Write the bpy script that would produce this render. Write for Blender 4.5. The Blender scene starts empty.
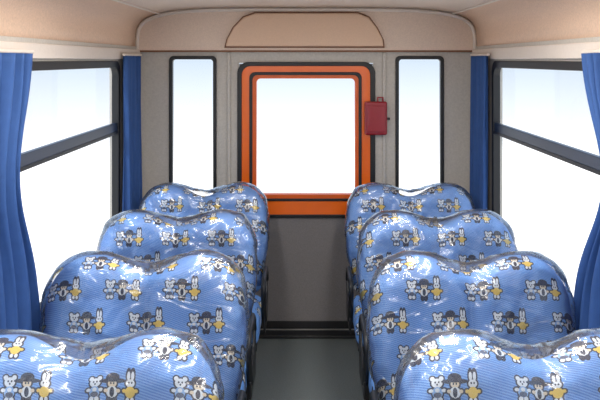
import bpy, bmesh, math
from mathutils import Vector, noise
C=bpy.context
sc=C.scene
sc.view_settings.view_transform='Standard'
sc.view_settings.look='None'

# ---------------------------------------------------------------- materials
def lin(r,g,b):
    f=lambda c:(c/255/12.92) if c/255<=0.04045 else ((c/255+0.055)/1.055)**2.4
    return (f(r),f(g),f(b),1)
def mat(name,col,rough=.6,metal=0,spec=.5,noise_amt=0,noise_scale=60,bump=0,bump_scale=200,coat=0):
    m=bpy.data.materials.new(name); m.use_nodes=True
    nt=m.node_tree; N=nt.nodes; L=nt.links
    b=N['Principled BSDF']
    b.inputs['Roughness'].default_value=rough
    b.inputs['Metallic'].default_value=metal
    b.inputs['Specular IOR Level'].default_value=spec
    b.inputs['Coat Weight'].default_value=coat
    tc=N.new('ShaderNodeTexCoord')
    nz=N.new('ShaderNodeTexNoise'); nz.inputs['Scale'].default_value=noise_scale; nz.inputs['Detail'].default_value=3
    L.new(tc.outputs['Object'],nz.inputs['Vector'])
    mx=N.new('ShaderNodeMix'); mx.data_type='RGBA'
    mx.inputs[6].default_value=tuple(c*(1-noise_amt) for c in col[:3])+(1,)
    mx.inputs[7].default_value=tuple(min(1,c*(1+noise_amt)) for c in col[:3])+(1,)
    L.new(nz.outputs['Fac'],mx.inputs[0]); L.new(mx.outputs[2],b.inputs['Base Color'])
    if bump>0:
        n2=N.new('ShaderNodeTexNoise'); n2.inputs['Scale'].default_value=bump_scale
        L.new(tc.outputs['Object'],n2.inputs['Vector'])
        bp=N.new('ShaderNodeBump'); bp.inputs['Strength'].default_value=bump; bp.inputs['Distance'].default_value=.004
        L.new(n2.outputs['Fac'],bp.inputs['Height']); L.new(bp.outputs[0],b.inputs['Normal'])
    return m

M_wall=mat('wall_laminate',lin(196,190,181),.55,noise_amt=.18,noise_scale=90,bump=.15)
M_cap=mat('rear_cap_vinyl',lin(228,206,188),.5,noise_amt=.14,noise_scale=110,bump=.15)
M_tan=mat('ceiling_tan',lin(230,198,172),.6,noise_amt=.2,noise_scale=110,bump=.2)
M_head=mat('ceiling_headliner',lin(224,206,190),.6,noise_amt=.14,noise_scale=110,bump=.2)
M_panel=mat('hatch_tan',lin(226,192,164),.45,noise_amt=.08,noise_scale=120)
M_brown=mat('brown_edge',lin(132,88,62),.5,noise_amt=.1)
M_black=mat('black_rubber',lin(22,24,28),.45,noise_amt=.1)
M_dark=mat('dark_alu',lin(44,56,76),.35,metal=.3,noise_amt=.1)
M_orange=mat('orange_paint',lin(255,110,10),.3,noise_amt=.12,noise_scale=12,coat=.4)
M_orange2=mat('orange_reveal',lin(225,96,24),.35,noise_amt=.12,noise_scale=12)
M_door=mat('door_laminate',lin(126,122,122),.55,noise_amt=.3,noise_scale=150,bump=.2)
M_red=mat('red_plastic',lin(150,16,34),.35,noise_amt=.1,coat=.3)
M_floor=mat('floor_vinyl',lin(108,116,116),.4,noise_amt=.4,noise_scale=140,bump=.2)
M_trim=mat('trim_cream',lin(226,214,202),.45,noise_amt=.06)
M_metal=mat('frame_metal',lin(40,40,42),.4,metal=.3,noise_amt=.1)
M_fillw=mat('fill_rim_white',lin(230,230,228),.4)  # white rim around the added, unseen fill lights

def curtain_mat():
    m=mat('curtain_cloth',lin(54,92,154),.8,noise_amt=.15,noise_scale=30,bump=.2,bump_scale=300)
    nt=m.node_tree; b=nt.nodes['Principled BSDF']; out=nt.nodes['Material Output']
    tr=nt.nodes.new('ShaderNodeBsdfTranslucent'); tr.inputs[0].default_value=lin(56,96,166)
    mx=nt.nodes.new('ShaderNodeMixShader'); mx.inputs[0].default_value=.2
    nt.links.new(b.outputs[0],mx.inputs[1]); nt.links.new(tr.outputs[0],mx.inputs[2]); nt.links.new(mx.outputs[0],out.inputs[0])
    return m
M_curt=curtain_mat()

def glass_mat(name,fac_scale,rough,tint=(1,1,1,1),bump=0,haze=0):
    m=bpy.data.materials.new(name); m.use_nodes=True
    nt=m.node_tree; N=nt.nodes; L=nt.links; N.clear()
    out=N.new('ShaderNodeOutputMaterial')
    t=N.new('ShaderNodeBsdfTransparent'); t.inputs[0].default_value=tint
    g=N.new('ShaderNodeBsdfGlossy'); g.inputs['Roughness'].default_value=rough
    f=N.new('ShaderNodeFresnel'); f.inputs[0].default_value=1.45
    mu=N.new('ShaderNodeMath'); mu.operation='MULTIPLY'; mu.inputs[1].default_value=fac_scale; mu.use_clamp=True
    mx=N.new('ShaderNodeMixShader')
    L.new(f.outputs[0],mu.inputs[0]); L.new(mu.outputs[0],mx.inputs[0]); L.new(t.outputs[0],mx.inputs[1]); L.new(g.outputs[0],mx.inputs[2])
    last=mx.outputs[0]
    if haze:
        d=N.new('ShaderNodeBsdfDiffuse'); d.inputs[0].default_value=(.85,.9,.95,1)
        m2=N.new('ShaderNodeMixShader'); m2.inputs[0].default_value=haze
        L.new(last,m2.inputs[1]); L.new(d.outputs[0],m2.inputs[2]); last=m2.outputs[0]
    L.new(last,out.inputs[0])
    if bump:
        tc=N.new('ShaderNodeTexCoord'); mp=N.new('ShaderNodeMapping'); mp.inputs['Scale'].default_value=(.7,1.0,1.4)
        nz=N.new('ShaderNodeTexNoise'); nz.inputs['Scale'].default_value=6.5; nz.inputs['Detail'].default_value=2.0; nz.inputs['Distortion'].default_value=1.6
        bp=N.new('ShaderNodeBump'); bp.inputs['Strength'].default_value=bump; bp.inputs['Distance'].default_value=.03
        L.new(tc.outputs['Object'],mp.inputs[0]); L.new(mp.outputs[0],nz.inputs['Vector']); L.new(nz.outputs['Fac'],bp.inputs['Height'])
        L.new(bp.outputs[0],g.inputs['Normal'])
    return m
M_glass=glass_mat('window_glass',.06,.02)
M_plastic=glass_mat('clear_plastic',2.8,.19,(.99,.99,.99,1),bump=.7,haze=.03)

def seat_fabric():
    m=bpy.data.materials.new('seat_fabric_bear_print'); m.use_nodes=True
    nt=m.node_tree; N=nt.nodes; L=nt.links
    b=N['Principled BSDF']; b.inputs['Roughness'].default_value=.55
    def math_(op,a,bv=None,c=None):
        n=N.new('ShaderNodeMath'); n.operation=op
        for i,x in enumerate((a,bv,c)):
            if x is None: continue
            if isinstance(x,(int,float)): n.inputs[i].default_value=x
            else: L.new(x,n.inputs[i])
        return n.outputs[0]
    def mixc(f,A,B):
        n=N.new('ShaderNodeMix'); n.data_type='RGBA'; L.new(f,n.inputs[0])
        for i,x in ((6,A),(7,B)):
            if isinstance(x,tuple): n.inputs[i].default_value=x
            else: L.new(x,n.inputs[i])
        return n.outputs[2]
    uv=N.new('ShaderNodeUVMap'); uv.uv_map='UVMap'
    sp=N.new('ShaderNodeSeparateXYZ'); L.new(uv.outputs[0],sp.inputs[0])
    oi=N.new('ShaderNodeObjectInfo')
    u=math_('ADD',math_('MULTIPLY',sp.outputs[0],100),math_('MULTIPLY',oi.outputs['Random'],40))
    u=math_('ADD',u,1000); v=math_('ADD',math_('MULTIPLY',sp.outputs[1],100),500)
    TW,TH,SC=22.5,11.4,.76
    row=math_('FLOOR',math_('DIVIDE',v,TH))
    u2=math_('ADD',u,math_('MULTIPLY',row,TW*.42))
    lu=math_('MULTIPLY',math_('FRACT',math_('DIVIDE',u2,TW)),TW/SC)
    lv=math_('MULTIPLY',math_('FRACT',math_('DIVIDE',v,TH)),TH/SC)
    cb=N.new('ShaderNodeCombineXYZ'); L.new(lu,cb.inputs[0]); L.new(lv,cb.inputs[1]); P=cb.outputs[0]
    def ell(cx,cy,rx,ry):
        a=N.new('ShaderNodeVectorMath'); a.operation='MULTIPLY_ADD'
        L.new(P,a.inputs[0]); a.inputs[1].default_value=(1/rx,1/ry,0); a.inputs[2].default_value=(-cx/rx,-cy/ry,0)
        l=N.new('ShaderNodeVectorMath'); l.operation='LENGTH'; L.new(a.outputs[0],l.inputs[0])
        return l.outputs['Value']
    st=math_('SINE',math_('MULTIPLY',math_('ADD',math_('MULTIPLY',v,1.0),math_('MULTIPLY',u,.30)),9.0))
    st=math_('MULTIPLY_ADD',st,.5,.5)
    base=mixc(st,lin(76,130,210),lin(130,178,234))
    W=lin(226,232,238); Y=lin(236,202,92); NV=lin(22,30,62); LB=lin(140,180,228); CR=lin(225,210,186); SL=lin(70,80,108)
    figs=[
     [(5.0,8.6,.8,.8,W),(8.0,8.6,.8,.8,W),(6.5,7.1,1.9,1.6,W),(6.5,3.9,1.8,1.9,LB),(4.3,4.6,.8,.6,W),(8.7,4.6,.8,.6,W),(5.6,1.6,.8,.8,W),(7.4,1.6,.8,.8,W),(6.5,3.1,1.4,.9,SL),(6.5,4.7,.8,.7,W)],
     [(12.0,6.6,1.5,1.3,CR),(12.0,8.6,1.7,1.2,NV),(12.0,7.5,2.1,.4,NV),(12.0,3.9,1.9,1.8,W),(9.9,4.3,.7,.6,CR),(14.1,4.3,.7,.6,CR),(11.2,1.5,.6,.9,NV),(12.8,1.5,.6,.9,NV),(12.0,3.9,.8,1.6,NV)],
     [(16.9,9.1,.55,1.5,W),(18.3,9.1,.55,1.5,W),(17.6,6.7,1.5,1.3,W),(17.6,3.9,1.7,1.8,Y),(15.6,4.3,.7,.6,Y),(19.6,4.3,.7,.6,Y),(16.8,1.5,.6,.8,W),(18.4,1.5,.6,.8,W)],
    ]
    offs=(1.6,2.2,2.8)
    col=base
    for f,of in zip(figs,offs):
        ls=[(ell(e[0]+of,e[1]+1.6,e[2],e[3]),e) for e in f]
        mn=None
        for l,e in ls:
            k=(min(e[2],e[3])+.5)/min(e[2],e[3])
            s=math_('DIVIDE',l,k)
            mn=s if mn is None else math_('MINIMUM',mn,s)
        col=mixc(math_('LESS_THAN',mn,1.0),col,NV)
        for l,e in ls:
            col=mixc(math_('LESS_THAN',l,1.0),col,e[4])
    for ex,ey,of in ((5.9,7.4,1.6),(7.1,7.4,1.6),(6.5,6.6,1.6),(11.5,6.7,2.2),(12.5,6.7,2.2),(17.1,6.9,2.8),(18.1,6.9,2.8)):
        col=mixc(math_('LESS_THAN',ell(ex+of,ey+1.6,.3,.36),1.0),col,NV)
    L.new(col,b.inputs['Base Color'])
    return m
M_seat=seat_fabric()

# ---------------------------------------------------------------- mesh helpers
def link(o,parent=None):
    C.collection.objects.link(o)
    if parent: o.parent=parent
    return o
def empty(name,loc=(0,0,0)):
    e=bpy.data.objects.new(name,None); e.location=loc; e.empty_display_size=.1
    return link(e)
def obj(name,verts,faces,m,parent=None,smooth=False):
    me=bpy.data.meshes.new(name); me.from_pydata(verts,[],faces); me.update()
    ms=m if isinstance(m,(list,tuple)) else [m]
    for x in ms: me.materials.append(x)
    bm=bmesh.new(); bm.from_mesh(me); bmesh.ops.recalc_face_normals(bm,faces=bm.faces[:]); bm.to_mesh(me); bm.free()
    if smooth:
        for p in me.polygons: p.use_smooth=True
    o=bpy.data.objects.new(name,me)
    return link(o,parent)
def box(name,x0,x1,y0,y1,z0,z1,m,parent=None,bev=0):
    v=[(x,y,z) for x in (x0,x1) for y in (y0,y1) for z in (z0,z1)]
    f=[(0,1,3,2),(4,6,7,5),(0,4,5,1),(2,3,7,6),(0,2,6,4),(1,5,7,3)]
    o=obj(name,v,f,m,parent)
    if bev:
        b=o.modifiers.new('b','BEVEL'); b.width=bev; b.segments=3
        for p in o.data.polygons: p.use_smooth=True
        o.modifiers.new('w','WEIGHTED_NORMAL')
    return o
def rrect(cu,cv,w,h,r,n=8):
    pts=[]
    for (sx,sy,a0) in ((1,1,0),(-1,1,90),(-1,-1,180),(1,-1,270)):
        for i in range(n+1):
            a=math.radians(a0+90*i/n)
            pts.append((cu+sx*(w/2-r)+r*math.cos(a),cv+sy*(h/2-r)+r*math.sin(a)))
    return pts
def ring(name,outer,inner,n0,n1,axis,m,parent=None,bev=.004):
    def P(u,v,n): return (u,n,v) if axis=='y' else (n,u,v)
    k=len(outer); V=[]
    for n in (n0,n1):
        V+= [P(u,v,n) for u,v in outer]; V+=[P(u,v,n) for u,v in inner]
    F=[]
    for i in range(k):
        j=(i+1)%k
        F.append((i,j,k+j,k+i)); F.append((2*k+i,2*k+j,3*k+j,3*k+i))
        F.append((i,j,2*k+j,2*k+i)); F.append((k+i,k+j,3*k+j,3*k+i))
    o=obj(name,V,F,m,parent)
    if bev:
        b=o.modifiers.new('b','BEVEL'); b.width=bev; b.segments=2; b.limit_method='ANGLE'
    return o
def plate(name,pts,n0,n1,axis,m,parent=None,bev=0):
    def P(u,v,n): return (u,n,v) if axis=='y' else (n,u,v)
    k=len(pts); V=[P(u,v,n0) for u,v in pts]+[P(u,v,n1) for u,v in pts]
    F=[tuple(range(k)),tuple(range(k,2*k))]+[(i,(i+1)%k,k+(i+1)%k,k+i) for i in range(k)]
    o=obj(name,V,F,m,parent)
    if bev:
        b=o.modifiers.new('b','BEVEL'); b.width=bev; b.segments=3; b.limit_method='ANGLE'
    return o
def holed(name,u0,u1,v0,v1,holes,n0,n1,axis,m,parent=None):
    us=sorted({u0,u1,*[h[0] for h in holes],*[h[1] for h in holes]})
    vs=sorted({v0,v1,*[h[2] for h in holes],*[h[3] for h in holes]})
    def P(u,v,n): return (u,n,v) if axis=='y' else (n,u,v)
    solid=lambda i,j: 0<=i<len(us)-1 and 0<=j<len(vs)-1 and not any(h[0]<=us[i]<h[1] and h[2]<=vs[j]<h[3] for h in holes)
    V=[];idx={}
    def g(i,j,n):
        if (i,j,n) not in idx: idx[(i,j,n)]=len(V); V.append(P(us[i],vs[j],n))
        return idx[(i,j,n)]
    F=[]
    for i in range(len(us)-1):
        for j in range(len(vs)-1):
            if not solid(i,j): continue
            for n in (n0,n1): F.append((g(i,j,n),g(i+1,j,n),g(i+1,j+1,n),g(i,j+1,n)))
            for (a,b,c,d,ii,jj) in ((i,j,i+1,j,i,j-1),(i+1,j,i+1,j+1,i+1,j),(i,j+1,i+1,j+1,i,j+1),(i,j,i,j+1,i-1,j)):
                if not solid(ii,jj): F.append((g(a,b,n0),g(c,d,n0),g(c,d,n1),g(a,b,n1)))
    return obj(name,V,F,m,parent)
def tube(name,pts,r,m,parent=None,res=4,cyclic=False):
    cu=bpy.data.curves.new(name,'CURVE'); cu.dimensions='3D'; cu.bevel_depth=r; cu.bevel_resolution=res; cu.use_fill_caps=True
    s=cu.splines.new('POLY'); s.points.add(len(pts)-1); s.use_cyclic_u=cyclic
    for p,q in zip(s.points,pts): p.co=(*q,1)
    cu.materials.append(m)
    tmp=bpy.data.objects.new(name+'_c',cu); C.collection.objects.link(tmp)
    dg=C.evaluated_depsgraph_get(); me=bpy.data.meshes.new_from_object(tmp.evaluated_get(dg))
    bpy.data.objects.remove(tmp)
    for p in me.polygons: p.use_smooth=True
    o=bpy.data.objects.new(name,me); return link(o,parent)

# ---------------------------------------------------------------- bus shell
YR=4.56; EYE=1.84; S=148.2
X=lambda px:(px-306)/S
Z=lambda py:EYE-(py-60)/S
YF=-1.7; XW=1.13
box('floor',-XW-.05,XW+.05,YF-.05,YR+.08,-.06,0,M_floor)

wins=[(2.34,4.06),(.45,2.16),(-1.5,.20)]
WZ0,WZ1=.76,1.82
wid=1
for side,sx in (('left',-1),('right',1)):
    n0,n1=sx*XW,sx*(XW+.05)
    holed('wall_'+side,YF,YR,0,1.93,[(a,b,WZ0,WZ1) for a,b in wins],n0,n1,'x',M_wall)
    for a,b in wins:
        e=empty('window_%d'%wid); wid+=1
        cy,cz,w,h=(a+b)/2,(WZ0+WZ1)/2,b-a,WZ1-WZ0
        ring('gasket',rrect(cy,cz,w+.03,h+.03,.07),rrect(cy,cz,w-.05,h-.05,.05),sx*(XW-.012),sx*(XW+.03),'x',M_black,e)
        box('sash_rail',min(sx*(XW-.006),sx*(XW+.02)),max(sx*(XW-.006),sx*(XW+.02)),a+.02,b-.02,1.412,1.466,M_dark,e,.004)
        box('sash_seal',min(sx*(XW-.010),sx*(XW+.01)),max(sx*(XW-.010),sx*(XW+.01)),a+.02,b-.02,1.400,1.416,M_black,e)
        plate('glass',rrect(cy,cz,w-.03,h-.03,.05),sx*(XW+.022),sx*(XW+.027),'x',M_glass,e)
    xs=sorted((sx*(XW-.018),sx*(XW)))
    box('trim_header_'+side,xs[0],xs[1],YF,YR-.02,1.845,1.91,M_trim,None,.005)
    xs=sorted((sx*(XW-.03),sx*(XW-.0)))
    box('trim_sill_'+side,xs[0],xs[1],YF,YR-.02,.70,.735,M_trim,None,.006)

# ceiling profile
n=4.8; prof=[]
K=64
for i in range(K+1):
    t=math.pi*i/K
    c,s=math.cos(t),math.sin(t)
    prof.append((-1.14*math.copysign(abs(c)**(2/n),c),1.91+.28*abs(s)**(2/n)))
prof[0]=(-1.14,1.905);prof[-1]=(1.14,1.905)
V=[];F=[]
ys=[YF+(YR+.06-YF)*i/20 for i in range(21)]
for y in ys: V+=[(x,y,z) for x,z in prof]
for r in range(20):
    for i in range(K): F.append((r*(K+1)+i,r*(K+1)+i+1,(r+1)*(K+1)+i+1,(r+1)*(K+1)+i))
ce=obj('ceiling',V,F,[M_tan,M_head],None,True)
for p in ce.data.polygons:
    if p.center.z>2.15: p.material_index=1
so=ce.modifiers.new('s','SOLIDIFY'); so.thickness=.04
so.offset=1 if ce.data.polygons[K//2].normal.z>0 else -1
for k,sx in (('left',-1),('right',1)):
    px=min((p for p in prof if p[0]*sx>0),key=lambda p:abs(p[1]-2.15))
    tube('trim_ceiling_'+k,[(px[0]-sx*.004,YF,px[1]-.004),(px[0]-sx*.004,YR-.03,px[1]-.004)],.006,M_trim)

# rear wall
holes=[(-.905,-.62,.90,1.85),(.62,.912,.90,1.85),(-.455,.455,.02,1.82)]
holed('wall_back',-1.17,1.17,0,1.895,holes,YR,YR+.05,'y',M_wall)
capo=[(x,z) for x,z in prof]
plate('trim_rear_cap',capo,YR-.03,YR+.05,'y',M_cap)
tube('trim_arch',[(x*.992,YR-.035,z-.012) for x,z in prof],.013,M_trim)
box('trim_cap_edge',-1.12,1.12,YR-.036,YR-.01,1.893,1.905,M_brown,None,.003)
hp=[(X(225),Z(48)),(X(384),Z(48)),(X(383),Z(40)),(X(377),Z(28)),(X(369),Z(17)),(X(358),Z(12.5)),(X(255),Z(12.5)),(X(243),Z(17)),(X(233),Z(28)),(X(227),Z(40))]
def scalep(p,s):
    cx=sum(a for a,_ in p)/len(p); cz=sum(b for _,b in p)/len(p)
    return [(cx+(a-cx)*(1-s/.5),cz+(b-cz)*(1-s/.13)) for a,b in p]
e=empty('access_hatch')
plate('edge',hp,YR-.048,YR-.028,'y',M_brown,e,.004)
plate('cover',scalep(hp,.010),YR-.066,YR-.045,'y',M_panel,e,.008)
for sx_ in (268,340):
    tube('screw',[(X(sx_),YR-.072,Z(19)),(X(sx_),YR-.065,Z(19))],.012,M_panel,e)

for a,b in ((-.905,-.62),(.62,.912)):
    e=empty('window_%d'%wid); wid+=1
    cx,cz,w,h=(a+b)/2,1.375,b-a,.95
    ring('gasket',rrect(cx,cz,w+.035,h+.035,.03),rrect(cx,cz,w-.012,h-.012,.02),YR-.015,YR+.03,'y',M_black,e)
    plate('glass',rrect(cx,cz,w,h,.02),YR+.032,YR+.037,'y',M_glass,e)
for k,xx in (('door_left',X(229)),('door_right',X(384))):
    box('trim_'+k,xx-.012,xx+.012,YR-.014,YR,0,1.89,M_wall,None,.006)

# emergency door
e=empty('door_1')
gx0,gx1,gz0,gz1=X(255),X(356),Z(196),Z(76)
holed('leaf',-.45,.45,.025,1.815,[(gx0,gx1,gz0,gz1)],YR+.005,YR+.04,'y',M_door,e)
def rr(x0,x1,yt,yb,r): return rrect((X(x0)+X(x1))/2,(Z(yt)+Z(yb))/2,X(x1)-X(x0),Z(yt)-Z(yb),r)
ring('outer_gasket',rr(237.5,375,62,217,.075),rr(242,370,66,214,.06),YR-.020,YR+.02,'y',M_black,e)
ring('orange_frame',rr(241,371,65,215,.065),rr(250,361,72.5,200,.04),YR-.012,YR+.02,'y',M_orange,e)
ring('inner_gasket',rr(249.5,361.5,72,200.5,.04),rr(252.5,358.5,75,198,.035),YR-.022,YR+.02,'y',M_black,e)
ring('reveal',rr(252,359,74.5,198.5,.035),rr(256.5,355,78.5,194,.03),YR-.012,YR+.045,'y',M_orange2,e)
plate('glass',rr(255,356,77,196,.03),YR+.035,YR+.039,'y',M_glass,e)
box('kick_strip',-.43,.43,YR-.006,YR+.006,.03,.08,M_metal,e,.003)
e=empty('emergency_hammer_box')
o=box('case',X(364),X(386),YR-.075,YR-.02,Z(134),Z(101),M_red,e,.012)
o=box('lid',X(366),X(384),YR-.083,YR-.073,Z(131),Z(105),M_red,e,.008)
tube('handle',[(X(377),YR-.05,Z(101)),(X(377),YR-.05,Z(97)),(X(382),YR-.05,Z(97)),(X(382),YR-.05,Z(101))],.006,M_red,e)
tube('latch_knob',[(X(386),YR-.05,Z(118)),(X(389),YR-.05,Z(118))],.008,M_metal,e)
box('floor_threshold',-.46,.46,YR-.10,YR-.001,0,.02,M_metal,None,.004)

# front of bus: windscreen wall behind the camera
holed('wall_front',-1.17,1.17,0,2.0,[(-1.0,1.0,.75,1.88)],YF-.05,YF,'y',M_wall)
e=empty('window_%d'%wid); wid+=1
ring('gasket',rrect(0,1.315,2.03,1.16,.09),rrect(0,1.315,1.92,1.06,.07),YF-.03,YF+.012,'y',M_black,e)
plate('glass',rrect(0,1.315,1.97,1.1,.07),YF-.03,YF-.024,'y',M_glass,e)
plate('trim_front_cap',capo,YF-.05,YF+.0,'y',M_cap)

# ---------------------------------------------------------------- curtains
def curtain(sx,y0,y1,z0,z1,pleats,waist=0,seed=0,depth=.022):
    nu,nv=90,36; V=[];F=[]
    for j in range(nv+1):
        t=j/nv; z=z0+(z1-z0)*t
        g=math.exp(-((z-1.40)/.30)**2)
        yb=y1+.05*(1-t)*(waist>0)-waist*g
        for i in range(nu+1):
            s=i/nu
            y=y0+(yb-y0)*s
            ph=2*math.pi*pleats*s+seed+.5*math.sin(3*t+seed)
            d=.012+depth*1.2+(depth+.006*(1-t))*math.sin(ph)+.006*math.sin(2.3*ph+2*t)
            V.append((sx*(XW-.018-d),y+.006*math.sin(ph*1.5+4*t),z))
    for j in range(nv):
        for i in range(nu):
            a=j*(nu+1)+i; F.append((a,a+1,a+nu+2,a+nu+1))
    return obj('cloth',V,F,M_curt,None,True)
for sx in (-1,1):
    for (y0,y1,wa,pl,dp) in ((2.12,2.66 if sx<0 else 2.62,.16 if sx<0 else .24,6,.024),(4.05,4.42,0,5,.013)):
        e=empty('curtain')
        c=curtain(sx,y0,y1,.60,1.865,pl,wa,seed=y0*3+sx,depth=dp); c.parent=e
        so=c.modifiers.new('s','SOLIDIFY'); so.thickness=.003
        tube('rod',[(sx*(XW-.045),y0-.03,1.872),(sx*(XW-.045),y1+.02,1.872)],.008,M_trim,e)

# ---------------------------------------------------------------- seats
def outline(w,ztop,zbot,dip,rc,bulge=.012):
    """closed outline (x,z) of double backrest with two rounded humps"""
    def top(x):
        a=abs(x)/w
        return ztop-dip*(.5+.5*math.cos(math.pi*min(a/.50,1)))**1.1 - .018*max(0,(a-.50)/.5)**2
    pts=[]
    m=48
    hc=rc*1.0
    for i in range(m+1):
        t=-1+2*i/m
        x=math.sin(t*math.pi/2)*w
        d=abs(x)-(w-rc)
        z=top(x)
        if d>0: z-=hc*(1-math.sqrt(max(0,1-(d/rc)**2)))
        pts.append((x,z))
    zr=pts[-1][1]
    k=16
    for i in range(1,k):
        t=i/k; z=zr+(zbot+.05-zr)*t
        pts.append((w+bulge*math.sin(math.pi*min(1,t*1.3))*1-.03*t*t,z))
    wb=w-.03
    for i in range(13):
        t=i/12
        x=wb*(1-2*t); d=abs(x)-(wb-.05); z=zbot
        if d>0: z+=.05*(1-math.sqrt(max(0,1-(d/.05)**2)))
        pts.append((x,z))
    for i in range(1,k):
        t=1-i/k; z=zr+(zbot+.05-zr)*t
        pts.append((-w-bulge*math.sin(math.pi*min(1,t*1.3))+.03*t*t,z))
    return pts
LEAN=math.tan(math.radians(11))
def back_mesh(name,out,T,m,wr=0,ztop=1.09,edge=.16,seed=0):
    cx=0; zs=[p[1] for p in out]; cz=(max(zs)+min(zs))/2-.02
    rs=[1,.994,.978,.955,.925,.89,.85,.80,.74,.68,.62,.56,.5,.44,.38,.32,.26,.2,.1]
    V=[];UV=[];F=[];k=len(out)
    def thick(r):
        q=(r-(1-2*edge))/(2*edge); q=min(1,max(0,q))
        return T*(1-q**2.6)**.5
    sides=[]
    for s in (-1,1):
        rows=[]
        for r in rs:
            if r==1 and s==1: rows.append(sides[0][0]); continue
            row=[]
            for (x0,z0) in out:
                x=cx+(x0-cx)*r; z=cz+(z0-cz)*r
                t=thick(r)
                y=s*t
                if s==-1 and r<1:
                    g=math.exp(-(x/.035)**2)*.018
                    sc_=.016*math.exp(-((abs(x)-.2)/.11)**2)*math.exp(-((z-.80)/.2)**2)
                    y+= (g+sc_)*min(1,t/T)
                v=z+(y+T)*.9
                if wr:
                    q=Vector((x*7+seed,y*8,z*8))
                    d=noise.noise(q)*wr+noise.noise(q*2.5)*wr*.6
                    l=math.hypot(x-cx,z-cz)+1e-6
                    x+=(x-cx)/l*abs(d)*r; z+=(z-cz)/l*abs(d)*r; y+=s*abs(d)*.8*(1 if r<.99 else 0)
                row.append(len(V)); V.append((x,y+(z-ztop)*LEAN,z)); UV.append((x,v))
            rows.append(row)
        c=len(V); V.append((cx,s*T+(cz-ztop)*LEAN,cz)); UV.append((cx,cz+(s*T+T)*.9))
        sides.append(rows)
        for a in range(len(rs)-1):
            for i in range(k):
                j=(i+1)%k; F.append((rows[a][i],rows[a][j],rows[a+1][j],rows[a+1][i]))
        for i in range(k): F.append((rows[-1][i],rows[-1][(i+1)%k],c))
    me=bpy.data.meshes.new(name); me.from_pydata(V,[],F); me.update()
    ul=me.uv_layers.new(name='UVMap')
    for lp in me.loops: ul.data[lp.index].uv=UV[lp.vertex_index]
    bm=bmesh.new(); bm.from_mesh(me); bmesh.ops.recalc_face_normals(bm,faces=bm.faces[:]); bm.to_mesh(me); bm.free()
    for p in me.polygons: p.use_smooth=True
    me.materials.append(m); return me
W2=.382
me_back=back_mesh('backrest',outline(W2,1.078,.44,.066,.16),.07,M_seat)
covers=[]
for sd in range(4):
    covers.append(back_mesh('plastic_cover',outline(W2+.006,1.088,.47,.040,.14),.078,M_plastic,wr=.014,seed=sd*13.7))
def cushion_mesh():
    me=bpy.data.meshes.new('cushion'); bm=bmesh.new()
    bmesh.ops.create_cube(bm,size=1)
    for v in bm.verts: v.co=Vector((v.co.x*.74,v.co.y*.42,v.co.z*.15))
    bmesh.ops.bevel(bm,geom=bm.edges[:],offset=.05,segments=5,profile=.5,affect='EDGES')
    bmesh.ops.subdivide_edges(bm,edges=[e for e in bm.edges if e.calc_length()>.2],cuts=10,use_grid_fill=True)
    for v in bm.verts:
        if v.co.z>0:
            v.co.z-= .018*math.exp(-(v.co.x/.04)**2); v.co.z+=.012*math.cos(v.co.y*6)
    uvl=bm.loops.layers.uv.new('UVMap')
    for f in bm.faces:
        for l in f.loops: l[uvl].uv=(l.vert.co.x,l.vert.co.y+(l.vert.co.z if l.vert.co.y<-.15 else 0))
        f.smooth=True
    bmesh.ops.recalc_face_normals(bm,faces=bm.faces[:])
    bm.to_mesh(me); bm.free(); me.materials.append(M_seat); return me
me_cush=cushion_mesh()
rows=[4.12,3.38,2.64,1.87]
outw=[0,.018,.0,0]
for ri,d in enumerate(rows):
    for sx in (-1,1):
        e=empty('bus_seat',((.632 if sx>0 else -.618)+sx*outw[ri],d,0))
        o=link(bpy.data.objects.new('backrest',me_back),e)
        o=link(bpy.data.objects.new('plastic_cover',covers[(ri*2+(sx>0))%4]),e)
        o=link(bpy.data.objects.new('cushion',me_cush),e); o.location=(0,-.39,.405)
        for xx in (-.30,.30):
            tube('leg_front',[(xx,-.52,0),(xx,-.52,.33)],.016,M_metal,e)
            tube('leg_rear',[(xx,-.20,0),(xx,-.20,.33)],.016,M_metal,e)
            tube('foot_rail',[(xx,-.56,.012),(xx,-.14,.012)],.012,M_metal,e)
        box('seat_pan',-.36,.36,-.59,-.12,.315,.335,M_metal,e,.005)
        ax=-sx*.380
        xs=sorted((ax,ax-sx*.012))
        pts=[(-.36,.32),(-.10,.32),(-.07,.46),(-.08,.54),(-.12,.56),(-.17,.48),(-.36,.40)]
        plate('recliner_bracket',pts,xs[0],xs[1],'x',M_metal,e,.004)
        bx=ax-sx*.004
        arm=[(bx,-.12,.54),(bx,-.14,.60),(bx,-.18,.625),(bx,-.36,.62),(bx,-.41,.60),(bx,-.42,.55),(bx,-.38,.47),(bx,-.33,.38)]
        tube('armrest',arm,.014,M_black,e)

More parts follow.
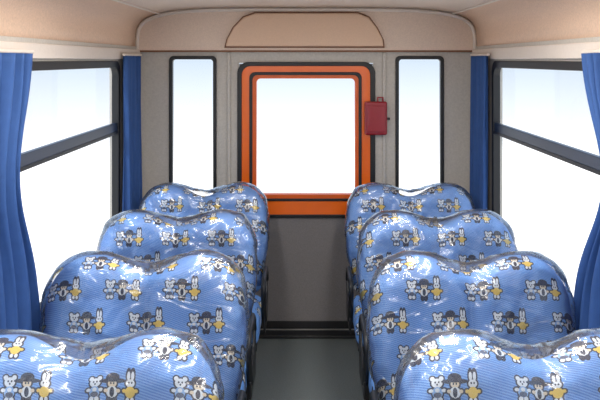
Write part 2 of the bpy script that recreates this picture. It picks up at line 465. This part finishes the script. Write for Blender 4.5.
# ---------------------------------------------------------------- added fill lights
def add_fill(x,y,power,size):
    e=empty('added_ceiling_fill')  # invented overhead light, out of view, brightens seats and gives plastic its highlights
    r=ring('fill_rim',rrect(x,y,size[0]+.06,size[1]+.06,.02),rrect(x,y,size[0]-.01,size[1]-.01,.015),0,1,'y',M_fillw,e,0)
    for v in r.data.vertices:
        a,n_,w=v.co; v.co=(a,w,2.185-n_*.04)
    l=bpy.data.lights.new('fill_light','AREA'); l.shape='RECTANGLE'; l.size,l.size_y=size; l.energy=power; l.color=(1,.97,.93)
    lo=bpy.data.objects.new('fill_light',l); lo.location=(x,y,2.15); link(lo,e)
for sx in (-1,1):
    add_fill(sx*.5,-.7,23,(.14,1.1)); add_fill(sx*.5,.85,19,(.14,1.1)); add_fill(sx*.5,2.35,17,(.14,1.1))

# ---------------------------------------------------------------- world
w=bpy.data.worlds.new('sky'); sc.world=w; w.use_nodes=True
N=w.node_tree.nodes; L=w.node_tree.links
bg=N['Background']; tc=N.new('ShaderNodeTexCoord'); sp=N.new('ShaderNodeSeparateXYZ'); cr=N.new('ShaderNodeValToRGB')
mr=N.new('ShaderNodeMapRange'); mr.inputs[1].default_value=-.20; mr.inputs[2].default_value=.6
L.new(tc.outputs['Generated'],sp.inputs[0]); L.new(sp.outputs[2],mr.inputs[0]); L.new(mr.outputs[0],cr.inputs[0]); L.new(cr.outputs[0],bg.inputs[0])
cr.color_ramp.elements[0].position=0.04; cr.color_ramp.elements[0].color=(1,1,1,1)
cr.color_ramp.elements[1].position=1; cr.color_ramp.elements[1].color=(.55,.72,.98,1)
el=cr.color_ramp.elements.new(.26); el.color=(.40,.475,.56,1)
el=cr.color_ramp.elements.new(.14); el.color=(.62,.66,.70,1)
bg.inputs[1].default_value=1.75
sun=bpy.data.lights.new('sun','SUN'); sun.energy=1.5; sun.angle=.1; so=bpy.data.objects.new('sun',sun); so.rotation_euler=(math.radians(50),0,math.radians(-25)); link(so)

# ---------------------------------------------------------------- camera
cam=bpy.data.cameras.new('camera'); co=bpy.data.objects.new('camera',cam); link(co)
co.location=(0,0,EYE); co.rotation_euler=(math.pi/2,0,0)
cam.sensor_width=36; cam.lens=676*36/600; cam.shift_x=-.01; cam.shift_y=-140/600; cam.clip_start=.05
sc.camera=co
